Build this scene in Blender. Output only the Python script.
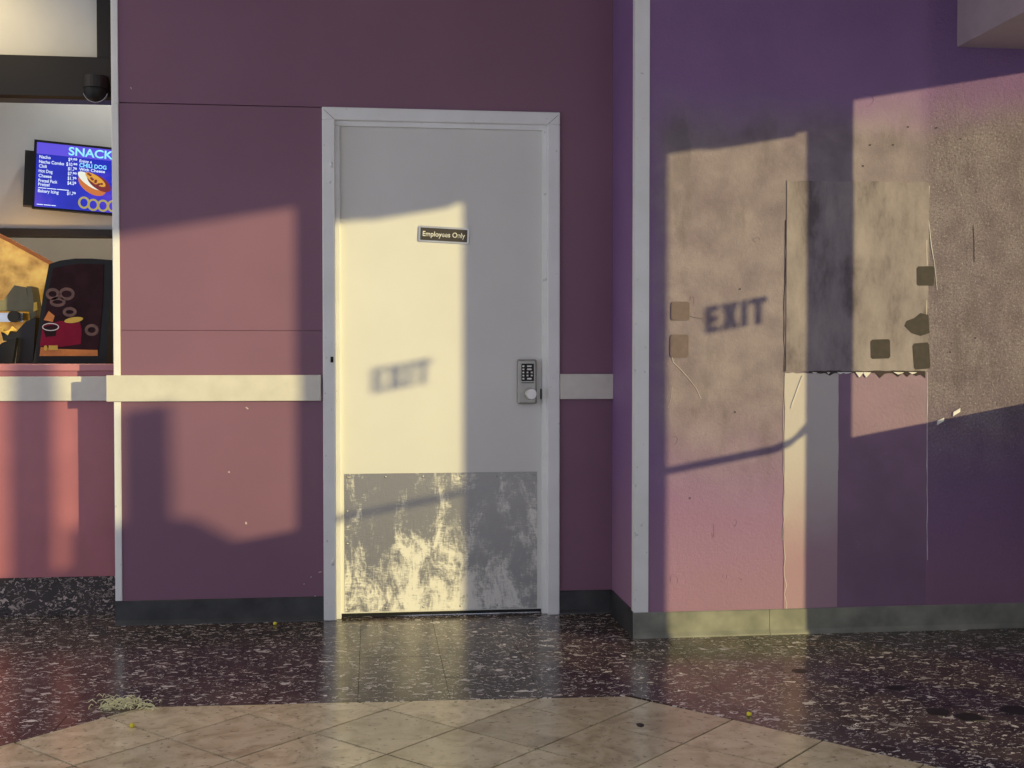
import bpy, bmesh, math, random
from mathutils import Vector, Matrix
random.seed(7)
for o in list(bpy.data.objects): bpy.data.objects.remove(o)
scene = bpy.context.scene
col = scene.collection

# ------------------------------------------------------------------ camera
CAM_F, CAM_PITCH, CAM_YAW, CAM_D, CAM_H = 1190.4, .0245, .1173, 5.108, 1.13
cam_data = bpy.data.cameras.new('camera')
cam_data.sensor_width = 36; cam_data.lens = CAM_F * 36 / 1024
cam_data.clip_start = .05
cam = bpy.data.objects.new('camera', cam_data); col.objects.link(cam)
cam.location = (0, -CAM_D, CAM_H)
cam.rotation_euler = (math.pi/2 - CAM_PITCH, 0, -CAM_YAW)
scene.camera = cam

# ------------------------------------------------------------------ world, sun, exposure
world = bpy.data.worlds.new('world'); scene.world = world; world.use_nodes = True
wn = world.node_tree.nodes['Background']
wn.inputs[0].default_value = (.74, .79, .94, 1); wn.inputs[1].default_value = .86
SUN_M, SUN_S = .95, .18                      # sideways travel per metre of depth; drop per metre sideways
sun_data = bpy.data.lights.new('sun', 'SUN'); sun_data.energy = 3.9; sun_data.angle = math.radians(.66)
sun_data.color = (1, .82, .38)
sun = bpy.data.objects.new('sun', sun_data); col.objects.link(sun)
sun.location = (8, -8, 3)
sun.rotation_euler = Vector((-SUN_M, 1, -SUN_S*SUN_M)).to_track_quat('-Z', 'Y').to_euler()
vs = scene.view_settings
vs.view_transform = 'Standard'; vs.look = 'None'; vs.exposure = .26; vs.gamma = 1; vs.use_curve_mapping = False

# ------------------------------------------------------------------ dimensions (metres; door wall is y = 0)
RY = -.472      # face of the wall that stands forward on the right
XC = 1.055      # corner between door wall and forward wall
XS = 2.8        # glazed entrance front, square to the walls
CEIL = 3.0
CY = .20        # face of the snack counter

def pixel_ray(px, py):
    X = (px-512)/CAM_F; Z = -(py-384)/CAM_F; Y = 1.
    cp, sp = math.cos(CAM_PITCH), math.sin(CAM_PITCH)
    Y, Z = cp*Y+sp*Z, -sp*Y+cp*Z
    c, s = math.cos(CAM_YAW), math.sin(CAM_YAW)
    return Vector((c*X+s*Y, -s*X+c*Y, Z))
CAM = Vector((0, -CAM_D, CAM_H))
def on_wall(px, py, y):
    r = pixel_ray(px, py); return CAM + r*((y-CAM.y)/r.y)
def on_floor(px, py, z=0):
    r = pixel_ray(px, py); return CAM + r*((z-CAM.z)/r.z)

# ------------------------------------------------------------------ material helpers
class NT:
    def __init__(s, name):
        s.m = bpy.data.materials.new(name); s.m.use_nodes = True
        s.t = s.m.node_tree; s.b = s.t.nodes['Principled BSDF']
        s._c = None
    def n(s, typ, **kw):
        x = s.t.nodes.new(typ)
        for k, v in kw.items():
            if k in ('inp',):
                for i, val in v.items(): x.inputs[i].default_value = val
            else: setattr(x, k, v)
        return x
    def l(s, a, b): s.t.links.new(a, b)
    def coord(s, scale=(1,1,1), rot=(0,0,0), obj=False):
        tc = s.n('ShaderNodeTexCoord') if obj else s.n('ShaderNodeNewGeometry')
        mp = s.n('ShaderNodeMapping'); mp.inputs['Scale'].default_value = scale; mp.inputs['Rotation'].default_value = rot
        s.l(tc.outputs['Object' if obj else 'Position'], mp.inputs[0]); return mp.outputs[0]
    def noise(s, scale, detail=4, vec=None, rough=.55, dist=0):
        x = s.n('ShaderNodeTexNoise'); x.inputs['Scale'].default_value = scale; x.inputs['Detail'].default_value = detail
        x.inputs['Roughness'].default_value = rough; x.inputs['Distortion'].default_value = dist
        s.l(vec if vec is not None else s.coord(), x.inputs['Vector']); return x.outputs['Fac']
    def ramp(s, fac, stops):
        x = s.n('ShaderNodeValToRGB'); e = x.color_ramp.elements
        while len(e) < len(stops): e.new(.5)
        for i, (p, c) in enumerate(stops):
            e[i].position = p; e[i].color = (*c, 1) if hasattr(c, '__len__') else (c, c, c, 1)
        s.l(fac, x.inputs[0]); return x.outputs[0]
    def mix(s, fac, a, b, blend='MIX'):
        x = s.n('ShaderNodeMix', data_type='RGBA', blend_type=blend)
        for sock, v in ((x.inputs[0], fac), (x.inputs[6], a), (x.inputs[7], b)):
            if hasattr(v, 'is_linked'): s.l(v, sock)
            elif hasattr(v, '__len__'): sock.default_value = (*v, 1)
            else: sock.default_value = v
        return x.outputs[2]
    def math(s, op, a, b=0., clamp=False):
        x = s.n('ShaderNodeMath', operation=op, use_clamp=clamp)
        for i, v in enumerate((a, b)):
            if hasattr(v, 'is_linked'): s.l(v, x.inputs[i])
            else: x.inputs[i].default_value = v
        return x.outputs[0]
    def xyz(s):
        g = s.n('ShaderNodeNewGeometry'); x = s.n('ShaderNodeSeparateXYZ'); s.l(g.outputs['Position'], x.inputs[0]); return x.outputs
    def step(s, v, lo, hi):
        x = s.n('ShaderNodeMapRange', interpolation_type='SMOOTHSTEP')
        s.l(v, x.inputs[0]); x.inputs[1].default_value = lo; x.inputs[2].default_value = hi; return x.outputs[0]
    def bump(s, h, strength=.3, dist=.01):
        x = s.n('ShaderNodeBump'); x.inputs['Strength'].default_value = strength; x.inputs['Distance'].default_value = dist
        s.l(h, x.inputs['Height']); s.l(x.outputs[0], s.b.inputs['Normal'])
    def set(s, **kw):
        for k, v in kw.items():
            k = {'color': 'Base Color', 'rough': 'Roughness', 'metal': 'Metallic', 'spec': 'Specular IOR Level', 'coat': 'Coat Weight',
                 'emit': 'Emission Color', 'estr': 'Emission Strength', 'alpha': 'Alpha'}[k]
            i = s.b.inputs[k]
            if hasattr(v, 'is_linked'): s.l(v, i)
            elif hasattr(v, '__len__'): i.default_value = (*v, 1)
            else: i.default_value = v
        return s.m

def plain(name, c, rough=.5, metal=0, var=.12, scale=14, bump=0, spec=.5):
    t = NT(name)
    n = t.noise(scale)
    lo = tuple(max(0, x*(1-var)) for x in c); hi = tuple(min(1, x*(1+var)) for x in c)
    t.set(color=t.ramp(n, [(.3, lo), (.7, hi)]), rough=rough, metal=metal, spec=spec)
    if bump: t.bump(t.noise(90, 3), bump, .004)
    return t.m
def glow(name, c, strength=1.0):
    t = NT(name); n = t.noise(20)
    t.set(color=(0.02,.02,.02), rough=.4, emit=t.ramp(n, [(.3, tuple(x*.94 for x in c)), (.7, c)]), estr=strength); return t.m

M = {}
# purple paint of the door wall
t = NT('purple_paint'); c1 = t.noise(1.3, 3); c2 = t.noise(260, 2)
base = t.ramp(c1, [(.3, (.215,.105,.162)), (.7, (.25,.125,.187))])
t.set(color=base, rough=.5, spec=.35); t.bump(t.noise(240, 2), .12, .002); M['purple'] = t.m
# right wall: violet paint; poster-worn band, its grey-tan also painting in the sunlit tone
t = NT('violet_worn_sunlit_paint'); X = t.xyz()
n1 = t.noise(2.6, 5); n2 = t.noise(9, 5); fine = t.noise(150, 4, rough=.7)
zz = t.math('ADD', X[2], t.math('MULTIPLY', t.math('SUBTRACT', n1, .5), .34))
xx = t.math('ADD', X[0], t.math('MULTIPLY', t.math('SUBTRACT', n2, .5), .10))
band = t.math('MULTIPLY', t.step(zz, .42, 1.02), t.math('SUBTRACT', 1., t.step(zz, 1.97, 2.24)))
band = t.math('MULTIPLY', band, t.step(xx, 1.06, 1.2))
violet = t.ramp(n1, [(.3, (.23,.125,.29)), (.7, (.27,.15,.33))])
faded_sunlit = t.ramp(n2, [(.3, (.185,.15,.17)), (.5, (.245,.205,.225)), (.7, (.31,.265,.28))])
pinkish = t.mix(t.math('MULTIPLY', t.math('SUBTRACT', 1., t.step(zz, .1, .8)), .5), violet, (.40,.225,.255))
cc = t.mix(t.math('MULTIPLY', band, .88), pinkish, faded_sunlit)
cc = t.mix(t.math('MULTIPLY', t.step(fine, .62, .75), .25), cc, (.22,.17,.18))
grain = t.noise(110, 5, rough=.8); grit = t.math('MULTIPLY', t.step(xx, 2.2, 2.3), band)
cc = t.mix(t.math('MULTIPLY', t.math('SUBTRACT', 1., t.step(grain, .36, .5)), t.math('MULTIPLY', grit, .7)), cc, (.10,.08,.08))
cc = t.mix(t.math('MULTIPLY', t.step(grain, .56, .66), t.math('MULTIPLY', grit, .75)), cc, (.55,.49,.46))
smear = t.noise(3.2, 4, t.coord((2.2,1,.8)))
cc = t.mix(t.math('MULTIPLY', t.step(smear, .55, .68), t.math('MULTIPLY', band, .4)), cc, (.12,.095,.10))
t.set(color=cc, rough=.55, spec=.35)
rough_area = t.step(xx, 2.2, 2.3)
t.bump(t.math('MULTIPLY', t.noise(75, 6, rough=.75), t.math('ADD', t.math('MULTIPLY', rough_area, .75), .25)), .9, .012); M['violet'] = t.m
# pale board of the poster area, darker glue stains
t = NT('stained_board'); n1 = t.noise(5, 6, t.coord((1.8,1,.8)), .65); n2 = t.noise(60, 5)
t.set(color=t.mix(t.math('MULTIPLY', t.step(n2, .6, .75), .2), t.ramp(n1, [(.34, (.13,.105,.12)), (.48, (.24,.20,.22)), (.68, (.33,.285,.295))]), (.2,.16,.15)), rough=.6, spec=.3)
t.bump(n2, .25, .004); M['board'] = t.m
t = NT('bare_drywall'); X = t.xyz(); n1 = t.noise(5, 5)
zz = t.math('ADD', X[2], t.math('MULTIPLY', t.math('SUBTRACT', n1, .5), .25))
t.set(color=t.mix(t.step(zz, .25, .75), (.42,.27,.33), (.56,.51,.50)), rough=.8, spec=.2); t.bump(t.noise(70, 4), .2, .004); M['drywall'] = t.m
M['rose'] = plain('rose_purple_paint', (.23,.135,.22), .5, var=.1, scale=5, bump=.2)
# whites
t = NT('white_trim_paint'); n1 = t.noise(6); n2 = t.noise(45, 5)
t.set(color=t.mix(t.math('MULTIPLY', t.step(n2, .66, .72), .5), t.ramp(n1, [(.3, (.80,.80,.78)), (.7, (.88,.88,.87))]), (.4,.38,.34)), rough=.4); M['trim'] = t.m
t = NT('white_door_paint'); n1 = t.noise(2.5)
t.set(color=t.ramp(n1, [(.3, (.71,.70,.665)), (.7, (.76,.75,.715))]), rough=.45); t.bump(t.noise(160, 3), .05, .002); M['door'] = t.m
M['rail'] = plain('cream_rail', (.68,.65,.58), .45, var=.06)
M['rubber'] = None
t = NT('dark_rubber_base'); n = t.noise(9, 5)
t.set(color=t.ramp(n, [(.3, (.018,.018,.02)), (.7, (.055,.055,.056))]), rough=.42); M['rubber'] = t.m
t = NT('grey_rubber_base'); n = t.noise(9, 5)
t.set(color=t.ramp(n, [(.3, (.15,.155,.13)), (.7, (.30,.30,.245))]), rough=.45); M['rubber_grey'] = t.m
# terrazzo
def terrazzo(name, dark, mid, chip, cover, rough, rot=(0,0,0)):
    t = NT(name); g = t.coord(rot=rot)
    nz = t.n('ShaderNodeTexNoise'); nz.inputs['Scale'].default_value = 30; nz.inputs['Detail'].default_value = 5; t.l(g, nz.inputs['Vector'])
    warp = t.n('ShaderNodeVectorMath', operation='MULTIPLY_ADD'); t.l(nz.outputs['Color'], warp.inputs[0])
    warp.inputs[1].default_value = (.07,.07,0); t.l(g, warp.inputs[2])
    tot = None
    for i, (sc, ang, lim) in enumerate(((15, .4, .12), (26, -.5, .13), (40, 1.2, .14), (62, .1, .17), (95, .9, .19))):
        mp = t.n('ShaderNodeMapping'); mp.inputs['Rotation'].default_value = (0,0,ang); mp.inputs['Scale'].default_value = (sc*.62, sc*1.6, sc); mp.inputs['Location'].default_value = (i*3.7, i*1.3, 0)
        t.l(warp.outputs[0], mp.inputs[0])
        v = t.n('ShaderNodeTexVoronoi', voronoi_dimensions='2D'); v.inputs['Scale'].default_value = 1; t.l(mp.outputs[0], v.inputs['Vector'])
        sx = t.n('ShaderNodeSeparateColor'); t.l(v.outputs['Color'], sx.inputs[0])
        rad = t.math('MULTIPLY', sx.outputs[1], lim*2)
        m = t.math('MULTIPLY', t.math('LESS_THAN', v.outputs['Distance'], rad), t.math('LESS_THAN', sx.outputs[0], cover))
        m = t.math('MULTIPLY', m, t.math('ADD', t.math('MULTIPLY', sx.outputs[2], .7), .3))
        tot = m if tot is None else t.math('MAXIMUM', tot, m)
    oi = t.n('ShaderNodeObjectInfo')
    n1 = t.noise(7, 6, g); body = t.ramp(n1, [(.3, dark), (.72, mid)])
    tint = t.math('ADD', t.math('MULTIPLY', oi.outputs['Random'], .35), .82)
    body = t.mix(1., body, tint, 'MULTIPLY')
    tot = t.math('POWER', tot, 1.2)
    t.set(color=t.mix(tot, body, chip), rough=t.ramp(t.noise(11, 5, g), [(.3, rough*.75), (.75, rough*1.35)]), spec=.55)
    return t.m
M['dark_tile'] = terrazzo('dark_terrazzo', (.024,.015,.013), (.115,.08,.066), (.95,.88,.82), .30, .2)
M['base_stone'] = terrazzo('dark_terrazzo_base', (.022,.014,.014), (.05,.034,.032), (.62,.5,.44), .5, .35, (math.pi/2,0,0))
t = NT('pale_marble_tile'); g = t.coord(); n1 = t.noise(9, 6, g, .6, 1.2); n2 = t.noise(40, 5, g, .65); oi = t.n('ShaderNodeObjectInfo')
bc = t.ramp(n1, [(.3, (.48,.38,.22)), (.52, (.72,.60,.38)), (.72, (.85,.74,.50))])
bc = t.mix(t.math('MULTIPLY', t.step(n2, .56, .68), .75), bc, (.17,.125,.08))
bc = t.mix(1., bc, t.math('ADD', t.math('MULTIPLY', oi.outputs['Random'], .4), .8), 'MULTIPLY')
t.set(color=bc, rough=t.ramp(n2, [(.3, .12), (.75, .28)]), spec=.85); M['pale_tile'] = t.m
M['grout'] = plain('dark_grout', (.02,.016,.014), .8, bump=.2)
# scratched aluminium
t = NT('scuffed_aluminium')
w = t.coord((1,1,1)); n1 = t.noise(7, 6, t.coord((1.2,1,.7), (0,.5,0)), .65, 1.2); n2 = t.noise(30, 6, t.coord((1.8,1,.45), (0,.7,0)), .7, 1.5); n3 = t.noise(45, 5, t.coord((.4,1,2.2), (0,.7,0)), .7, 2.)
X = t.xyz(); low = t.math('SUBTRACT', 1., t.step(X[2], .05, .55))
scuff = t.math('ADD', t.math('MULTIPLY', n1, 1.0), t.math('MULTIPLY', t.math('ADD', n2, n3), .45))
scuff = t.math('ADD', scuff, t.math('MULTIPLY', low, .2))
sm = t.step(scuff, .98, 1.22)
t.set(color=t.mix(sm, (.33,.32,.31), (.82,.80,.74)), metal=t.math('SUBTRACT', .75, t.math('MULTIPLY', sm, .7)), rough=t.math('ADD', .38, t.math('MULTIPLY', sm, .25)))
t.bump(t.math('ADD', n2, n3), .25, .003); M['alu'] = t.m
M['steel'] = plain('brushed_steel', (.55,.54,.52), .35, .9)
M['lock_metal'] = plain('satin_lock_metal', (.36,.35,.32), .4, .6)
M['knob_metal'] = plain('worn_knob_metal', (.72,.70,.66), .35, .3)
M['black'] = plain('black_plastic', (.010,.010,.010), .45, spec=.3)
M['black_matt'] = plain('black_matt_paint', (.008,.006,.006), .5)
M['sign_brown'] = plain('dark_brown_sign', (.045,.036,.03), .45)
M['white_letter'] = plain('white_lettering', (.8,.79,.75), .5)
M['white_wall'] = plain('white_fascia_paint', (.62,.63,.62), .6, var=.05, scale=4)
M['grey_wall'] = plain('pale_grey_wall', (.52,.54,.55), .6, var=.05, scale=4)
M['ceiling'] = plain('ceiling_paint', (.6,.58,.57), .8, var=.05)
M['soffit'] = plain('soffit_paint', (.46,.37,.40), .6, var=.06)
M['counter'] = plain('red_pink_laminate', (.42,.15,.18), .4, var=.08, scale=5)
M['counter_top'] = plain('rose_counter_edge', (.55,.22,.24), .35, var=.08)
M['flake'] = plain('white_plaster_chip', (.8,.78,.75), .8)
M['crack'] = plain('pale_crack_filler', (.60,.52,.50), .8)
M['torn'] = plain('torn_paper_edge', (.05,.035,.035), .9)
M['glue'] = plain('brown_glue_residue', (.035,.025,.026), .7, var=.3, scale=40)
M['glue_pale'] = plain('pale_glue_residue', (.14,.098,.105), .6, var=.15, scale=40)
M['bronze'] = plain('dark_bronze_frame', (.05,.045,.04), .4, .3)
M['letter_dark'] = plain('dark_vinyl_letter', (.03,.03,.03), .5)
M['orange'] = plain('orange_trim', (.8,.24,.03), .4)
M['machine'] = plain('olive_grey_machine', (.22,.20,.12), .55, spec=.3)
M['chrome'] = plain('chrome', (.6,.6,.6), .2, 1)
M['crimson'] = plain('crimson_print', (.26,.01,.04), .6, spec=.15)
M['dark_print'] = plain('dark_maroon_print', (.03,.010,.014), .6, var=.4, spec=.15)
M['brown_print'] = plain('brown_pretzel_print', (.16,.07,.045), .35, var=.35, scale=40)
M['yellow_print'] = plain('yellow_print', (.75,.5,.05), .4)
M['orange_print'] = plain('orange_print', (.65,.22,.03), .4, var=.3)
M['nacho'] = plain('yellow_nacho', (.75,.5,.1), .6, var=.3, scale=60)
M['straw'] = plain('pale_straw', (.85,.76,.45), .8, var=.3, scale=60)
M['kernel'] = plain('yellow_kernel', (.85,.72,.05), .5)
M['stain'] = plain('black_gum_stain', (.012,.009,.010), .45)
t = NT('clear_glass')
tr = t.n('ShaderNodeBsdfTransparent'); tr.inputs[0].default_value = (.96,.97,.96,1)
gl = t.n('ShaderNodeBsdfGlossy'); gl.inputs['Roughness'].default_value = .03
lw = t.n('ShaderNodeLayerWeight'); lw.inputs[0].default_value = .25
mx = t.n('ShaderNodeMixShader'); t.l(t.math('MULTIPLY', lw.outputs['Fresnel'], .6), mx.inputs[0]); t.l(tr.outputs[0], mx.inputs[1]); t.l(gl.outputs[0], mx.inputs[2])
t.l(mx.outputs[0], t.t.nodes['Material Output'].inputs[0]); M['glass'] = t.m
t = NT('amber_glass'); n = t.noise(9, 4)
t.set(color=t.ramp(n, [(.3, (.35,.16,.03)), (.7, (.8,.55,.18))]), rough=.3, emit=t.ramp(n, [(.35, (.30,.12,.01)), (.65, (.9,.52,.08))]), estr=.5); M['amber'] = t.m
# menu screen
t = NT('menu_screen'); X = t.xyz(); n = t.noise(5, 3)
t.set(color=(.01,.01,.02), rough=.25, emit=t.ramp(n, [(.3, (.004,.012,.32)), (.55, (.012,.02,.42)), (.75, (.09,.045,.50))]), estr=1.0); M['screen'] = t.m
M['scr_violet'] = glow('screen_violet_band', (.09,.06,.62))
M['scr_cyan'] = glow('screen_cyan_letters', (.25,.75,.95))
M['scr_white'] = glow('screen_white_letters', (.72,.82,.95))
M['scr_bun'] = glow('screen_bun', (.50,.14,.03)); M['scr_cream'] = glow('screen_bun_cream', (.70,.72,.62))
M['scr_red'] = glow('screen_sausage', (.16,.015,.02)); M['scr_mustard'] = glow('screen_mustard', (.62,.30,.03)); M['scr_gold'] = glow('screen_pretzel', (.36,.30,.08))
M['warm_lamp'] = glow('warm_lamp_face', (1,.75,.4), 4)

# ------------------------------------------------------------------ mesh helpers
def link(name, bm, mat, parent=None, smooth=False):
    me = bpy.data.meshes.new(name); bm.normal_update(); bm.to_mesh(me); bm.free()
    if smooth:
        for p in me.polygons: p.use_smooth = True
    o = bpy.data.objects.new(name, me); col.objects.link(o)
    me.materials.append(M[mat] if isinstance(mat, str) else mat)
    if parent is not None:
        o.parent = parent
        o.matrix_parent_inverse = Matrix.Translation(-parent.location) if parent.type == 'EMPTY' else Matrix()
    return o
def bbox(bm, x0, x1, y0, y1, z0, z1, bev=0, seg=1):
    r = bmesh.ops.create_cube(bm, size=1)
    for v in r['verts']:
        v.co = Vector((x0 + (v.co.x+.5)*(x1-x0), y0 + (v.co.y+.5)*(y1-y0), z0 + (v.co.z+.5)*(z1-z0)))
    if bev:
        es = list({e for v in r['verts'] for e in v.link_edges})
        bmesh.ops.bevel(bm, geom=es, offset=bev, segments=seg, affect='EDGES', profile=.5)
def box(name, mat, x0, x1, y0, y1, z0, z1, parent=None, bev=0, seg=1):
    bm = bmesh.new(); bbox(bm, x0, x1, y0, y1, z0, z1, bev, seg); return link(name, bm, mat, parent)
def prism(bm, pts, axis, a, b):
    """polygon pts (2D) extruded from a to b along axis (0,1,2)"""
    def P(p, d):
        if axis == 1: return (p[0], d, p[1])
        if axis == 0: return (d, p[0], p[1])
        return (p[0], p[1], d)
    va = [bm.verts.new(P(p, a)) for p in pts]; vb = [bm.verts.new(P(p, b)) for p in pts]
    fs = [bm.faces.new(va), bm.faces.new(vb)]
    n = len(pts)
    for i in range(n): fs.append(bm.faces.new((va[i], va[(i+1) % n], vb[(i+1) % n], vb[i])))
    bmesh.ops.recalc_face_normals(bm, faces=fs)
def poly(name, mat, pts, axis, a, b, parent=None):
    bm = bmesh.new(); prism(bm, pts, axis, a, b); return link(name, bm, mat, parent)
def cyl(bm, p0, p1, r, seg=16, r2=None):
    p0, p1 = Vector(p0), Vector(p1); d = p1-p0
    q = d.to_track_quat('Z', 'Y').to_matrix().to_4x4(); q.translation = (p0+p1)/2
    bmesh.ops.create_cone(bm, cap_ends=True, segments=seg, radius1=r, radius2=r if r2 is None else r2, depth=d.length, matrix=q)
def tube(bm, pts, r, seg=8, flat=1.):
    pts = [Vector(p) for p in pts]; rings = []
    for i, p in enumerate(pts):
        d = (pts[min(i+1, len(pts)-1)] - pts[max(i-1, 0)]).normalized()
        up = Vector((0,1,0)) if abs(d.y) < .9 else Vector((1,0,0))
        a = d.cross(up).normalized(); b = a.cross(d)
        rr = r[i] if hasattr(r, '__len__') else r
        rings.append([bm.verts.new(p + a*math.cos(k*2*math.pi/seg)*rr + b*math.sin(k*2*math.pi/seg)*rr*flat) for k in range(seg)])
    for i in range(len(rings)-1):
        for k in range(seg):
            bm.faces.new((rings[i][k], rings[i][(k+1) % seg], rings[i+1][(k+1) % seg], rings[i+1][k]))
    bm.faces.new(rings[0]); bm.faces.new(rings[-1])
    bmesh.ops.recalc_face_normals(bm, faces=bm.faces[:])
def empty(name, loc=(0,0,0)):
    o = bpy.data.objects.new(name, None); o.location = loc; o.empty_display_size = .1; col.objects.link(o); return o
def tag(o, label=None, cat=None, group=None, kind=None):
    if label: o['label'] = label
    if cat: o['category'] = cat
    if group: o['group'] = group
    if kind: o['kind'] = kind
    return o
def struct(o, label, cat): return tag(o, label, cat, kind='structure')
def text(name, s, mat, origin, right, up, height, parent=None, width=None, depth=.0008, align='LEFT', bold=0.):
    """lettering as a mesh; origin = left/centre of the base line, height = capital height"""
    cu = bpy.data.curves.new('lettering', 'FONT'); cu.body = s; cu.size = 1; cu.align_x = align; cu.extrude = 0; cu.offset = bold
    tmp = bpy.data.objects.new('lettering', cu); col.objects.link(tmp)
    dg = bpy.context.evaluated_depsgraph_get(); dg.update()
    me = bpy.data.meshes.new_from_object(tmp.evaluated_get(dg)); bpy.data.objects.remove(tmp); bpy.data.curves.remove(cu)
    xs = [v.co.x for v in me.vertices]; w = max(xs)-min(xs)
    sy = height/.69; sx = sy if width is None else width/w
    if width is not None and align == 'LEFT': off = -min(xs)
    elif width is not None: off = -(max(xs)+min(xs))/2
    else: off = 0
    right, up = Vector(right).normalized(), Vector(up).normalized(); nrm = right.cross(up); origin = Vector(origin)
    bm = bmesh.new(); bm.from_mesh(me); bpy.data.meshes.remove(me)
    for v in bm.verts: v.co = origin + right*((v.co.x+off)*sx) + up*(v.co.y*sy)
    ex = bmesh.ops.extrude_face_region(bm, geom=bm.faces[:])
    for g in ex['geom']:
        if isinstance(g, bmesh.types.BMVert): g.co += nrm*depth
    bmesh.ops.recalc_face_normals(bm, faces=bm.faces[:])
    return link(name, bm, mat, parent)
def at_vec(v): return (v.x, v.y, v.z)

# ================================================================== SETTING
# ---- floor: octagon of pale tiles laid diagonally, dark terrazzo tiles around it
floor = struct(box('floor', 'grout', -3.2, 3.2, -6.2, 2.6, -.06, -.004), 'tiled floor, dark terrazzo around a pale diagonal field', 'floor')
def half(p, q):                                  # half-plane left of p->q
    n = Vector((-(q[1]-p[1]), q[0]-p[0])).normalized(); return n, n.dot(Vector(p))
def clip(poly_, n, d, keep_inside=True):
    s = 1 if keep_inside else -1; out = []
    for i in range(len(poly_)):
        a, b = poly_[i], poly_[(i+1) % len(poly_)]
        da, db = s*(n.dot(a)-d), s*(n.dot(b)-d)
        if da >= 0: out.append(a)
        if (da > 0 > db) or (da < 0 < db): out.append(a + (b-a)*(da/(da-db)))
    return out
def area(p): return abs(sum(p[i].x*p[(i+1)%len(p)].y - p[(i+1)%len(p)].x*p[i].y for i in range(len(p)))/2) if len(p) > 2 else 0
oct_edges = [half((.855,-1.262), (-.74,-1.20)), half((-.74,-1.20), (-1.62,-2.12)), half((1.62,-2.12), (.855,-1.262)),
             half((-1.62,-2.12), (-1.62,-4.2)), half((1.62,-4.2), (1.62,-2.12))]
def tile(polys, mat):
    bm = bmesh.new(); z = random.uniform(-.0006, .0006)
    for p in polys:
        if area(p) < .0004: continue
        prism(bm, [(v.x, v.y) for v in p], 2, -.006, z)
    if not bm.faces: bm.free(); return
    c = sum((v.co for v in bm.verts), Vector())/len(bm.verts); c.z = 0
    for v in bm.verts: v.co -= c
    o = link('floor_tile', bm, mat, floor); o.location = c; return o
T, G = .301, .0016
x0t = .2529 - 9*T; y0t = -.96 - 9*T
for i in range(18):
    for j in range(15):
        a, b = x0t + i*T, y0t + j*T
        if a > 2.95 or b > .75 or b < -3.4: continue
        if b > .12 and a > -1.0: continue
        sq = [Vector((a+G/2, b+G/2)), Vector((a+T-G/2, b+G/2)), Vector((a+T-G/2, b+T-G/2)), Vector((a+G/2, b+T-G/2))]
        out = []; rest = sq
        for n, d in oct_edges:
            o_ = clip(rest, n, d+.001, False)
            if area(o_) > .0002: out.append(o_)
            rest = clip(rest, n, d+.001, True)
            if len(rest) < 3: break
        if out: tile(out, 'dark_tile')
S = .303; cs, sn = math.cos(.795), math.sin(.795); g0 = Vector((.043, -1.32)); GL = .007
e1 = Vector((cs, -sn))*S; e2 = Vector((sn, cs))*S
for i in range(-9, 16):
    for j in range(-14, 10):
        o_ = g0 + e1*i + e2*j; ctr = o_ + (e1+e2)/2
        if ctr.y < -3.3 or ctr.y > -.9: continue
        k = GL/S/2
        sq = [o_+e1*k+e2*k, o_+e1*(1-k)+e2*k, o_+e1*(1-k)+e2*(1-k), o_+e1*k+e2*(1-k)]
        for n, d in oct_edges:
            sq = clip(sq, n, d+GL*.6, True)
            if len(sq) < 3: break
        if len(sq) > 2 and area(sq) > .0006: tile([sq], 'pale_tile')
rest_floor = box('floor_slab', 'pale_tile', -3.2, 3.2, -6.2, -3.42, -.03, -.001, floor)

# ---- ceiling and soffit over the entrance front
struct(box('ceiling', 'ceiling', -3.2, 3.4, -6.2, 2.6, CEIL, CEIL+.1), 'pale ceiling above the lobby', 'ceiling')
struct(box('trim_1', 'soffit', 2.372, 3.2, -6.2, RY, 2.384, CEIL), 'pinkish grey soffit at the top right corner of the violet wall', 'soffit')

# ---- door wall (core behind, purple panels in front)
FX0, FX1, FZ = -.205, .808, 2.173         # outside of the door frame
WL = -1.045                               # free end of the wall beside the counter
bm = bmesh.new()
bbox(bm, WL, FX0+.02, .012, CY, 0, CEIL); bbox(bm, FX1-.02, XC+.2, .012, CY, 0, CEIL); bbox(bm, FX0+.02, FX1-.02, .012, CY, FZ-.02, CEIL)
wl = struct(link('wall_left', bm, 'purple'), 'purple wall holding the white Employees Only door', 'wall')
def wall_panel(x0, x1, z0, z1): return box('wall_panel', 'purple', x0, x1, 0, .0122, z0, z1, wl, bev=.0012)
wall_panel(WL, FX0+.004, .0, 1.2315); wall_panel(WL, FX0+.004, 1.2325, 2.172); poly('wall_panel', 'purple', [(WL, 2.1755), (FX0+.004, 2.1755), (FX0+.004, FZ-.004), (FX1-.004, FZ-.004), (FX1-.004, 0), (XC+.01, 0), (XC+.01, CEIL), (WL, CEIL)], 1, 0, .0122, wl)
# ---- forward wall on the right with its return
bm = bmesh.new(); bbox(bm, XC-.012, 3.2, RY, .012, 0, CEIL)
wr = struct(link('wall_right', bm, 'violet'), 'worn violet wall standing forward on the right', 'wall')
# corner trims
struct(box('trim_2', 'trim', WL-.02, WL+.008, -.006, .06, .1025, CEIL, bev=.002), 'white corner strip on the free end of the purple wall', 'trim')
bm = bmesh.new(); prism(bm, [(XC-.021, RY-.006), (XC+.038, RY-.006), (XC+.038, RY+.002), (XC-.0125, RY+.002), (XC-.0125, RY+.034), (XC-.021, RY+.034)], 2, .103, CEIL)
struct(link('trim_3', bm, 'trim'), 'white corner strip where the violet wall steps forward', 'trim')
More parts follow.
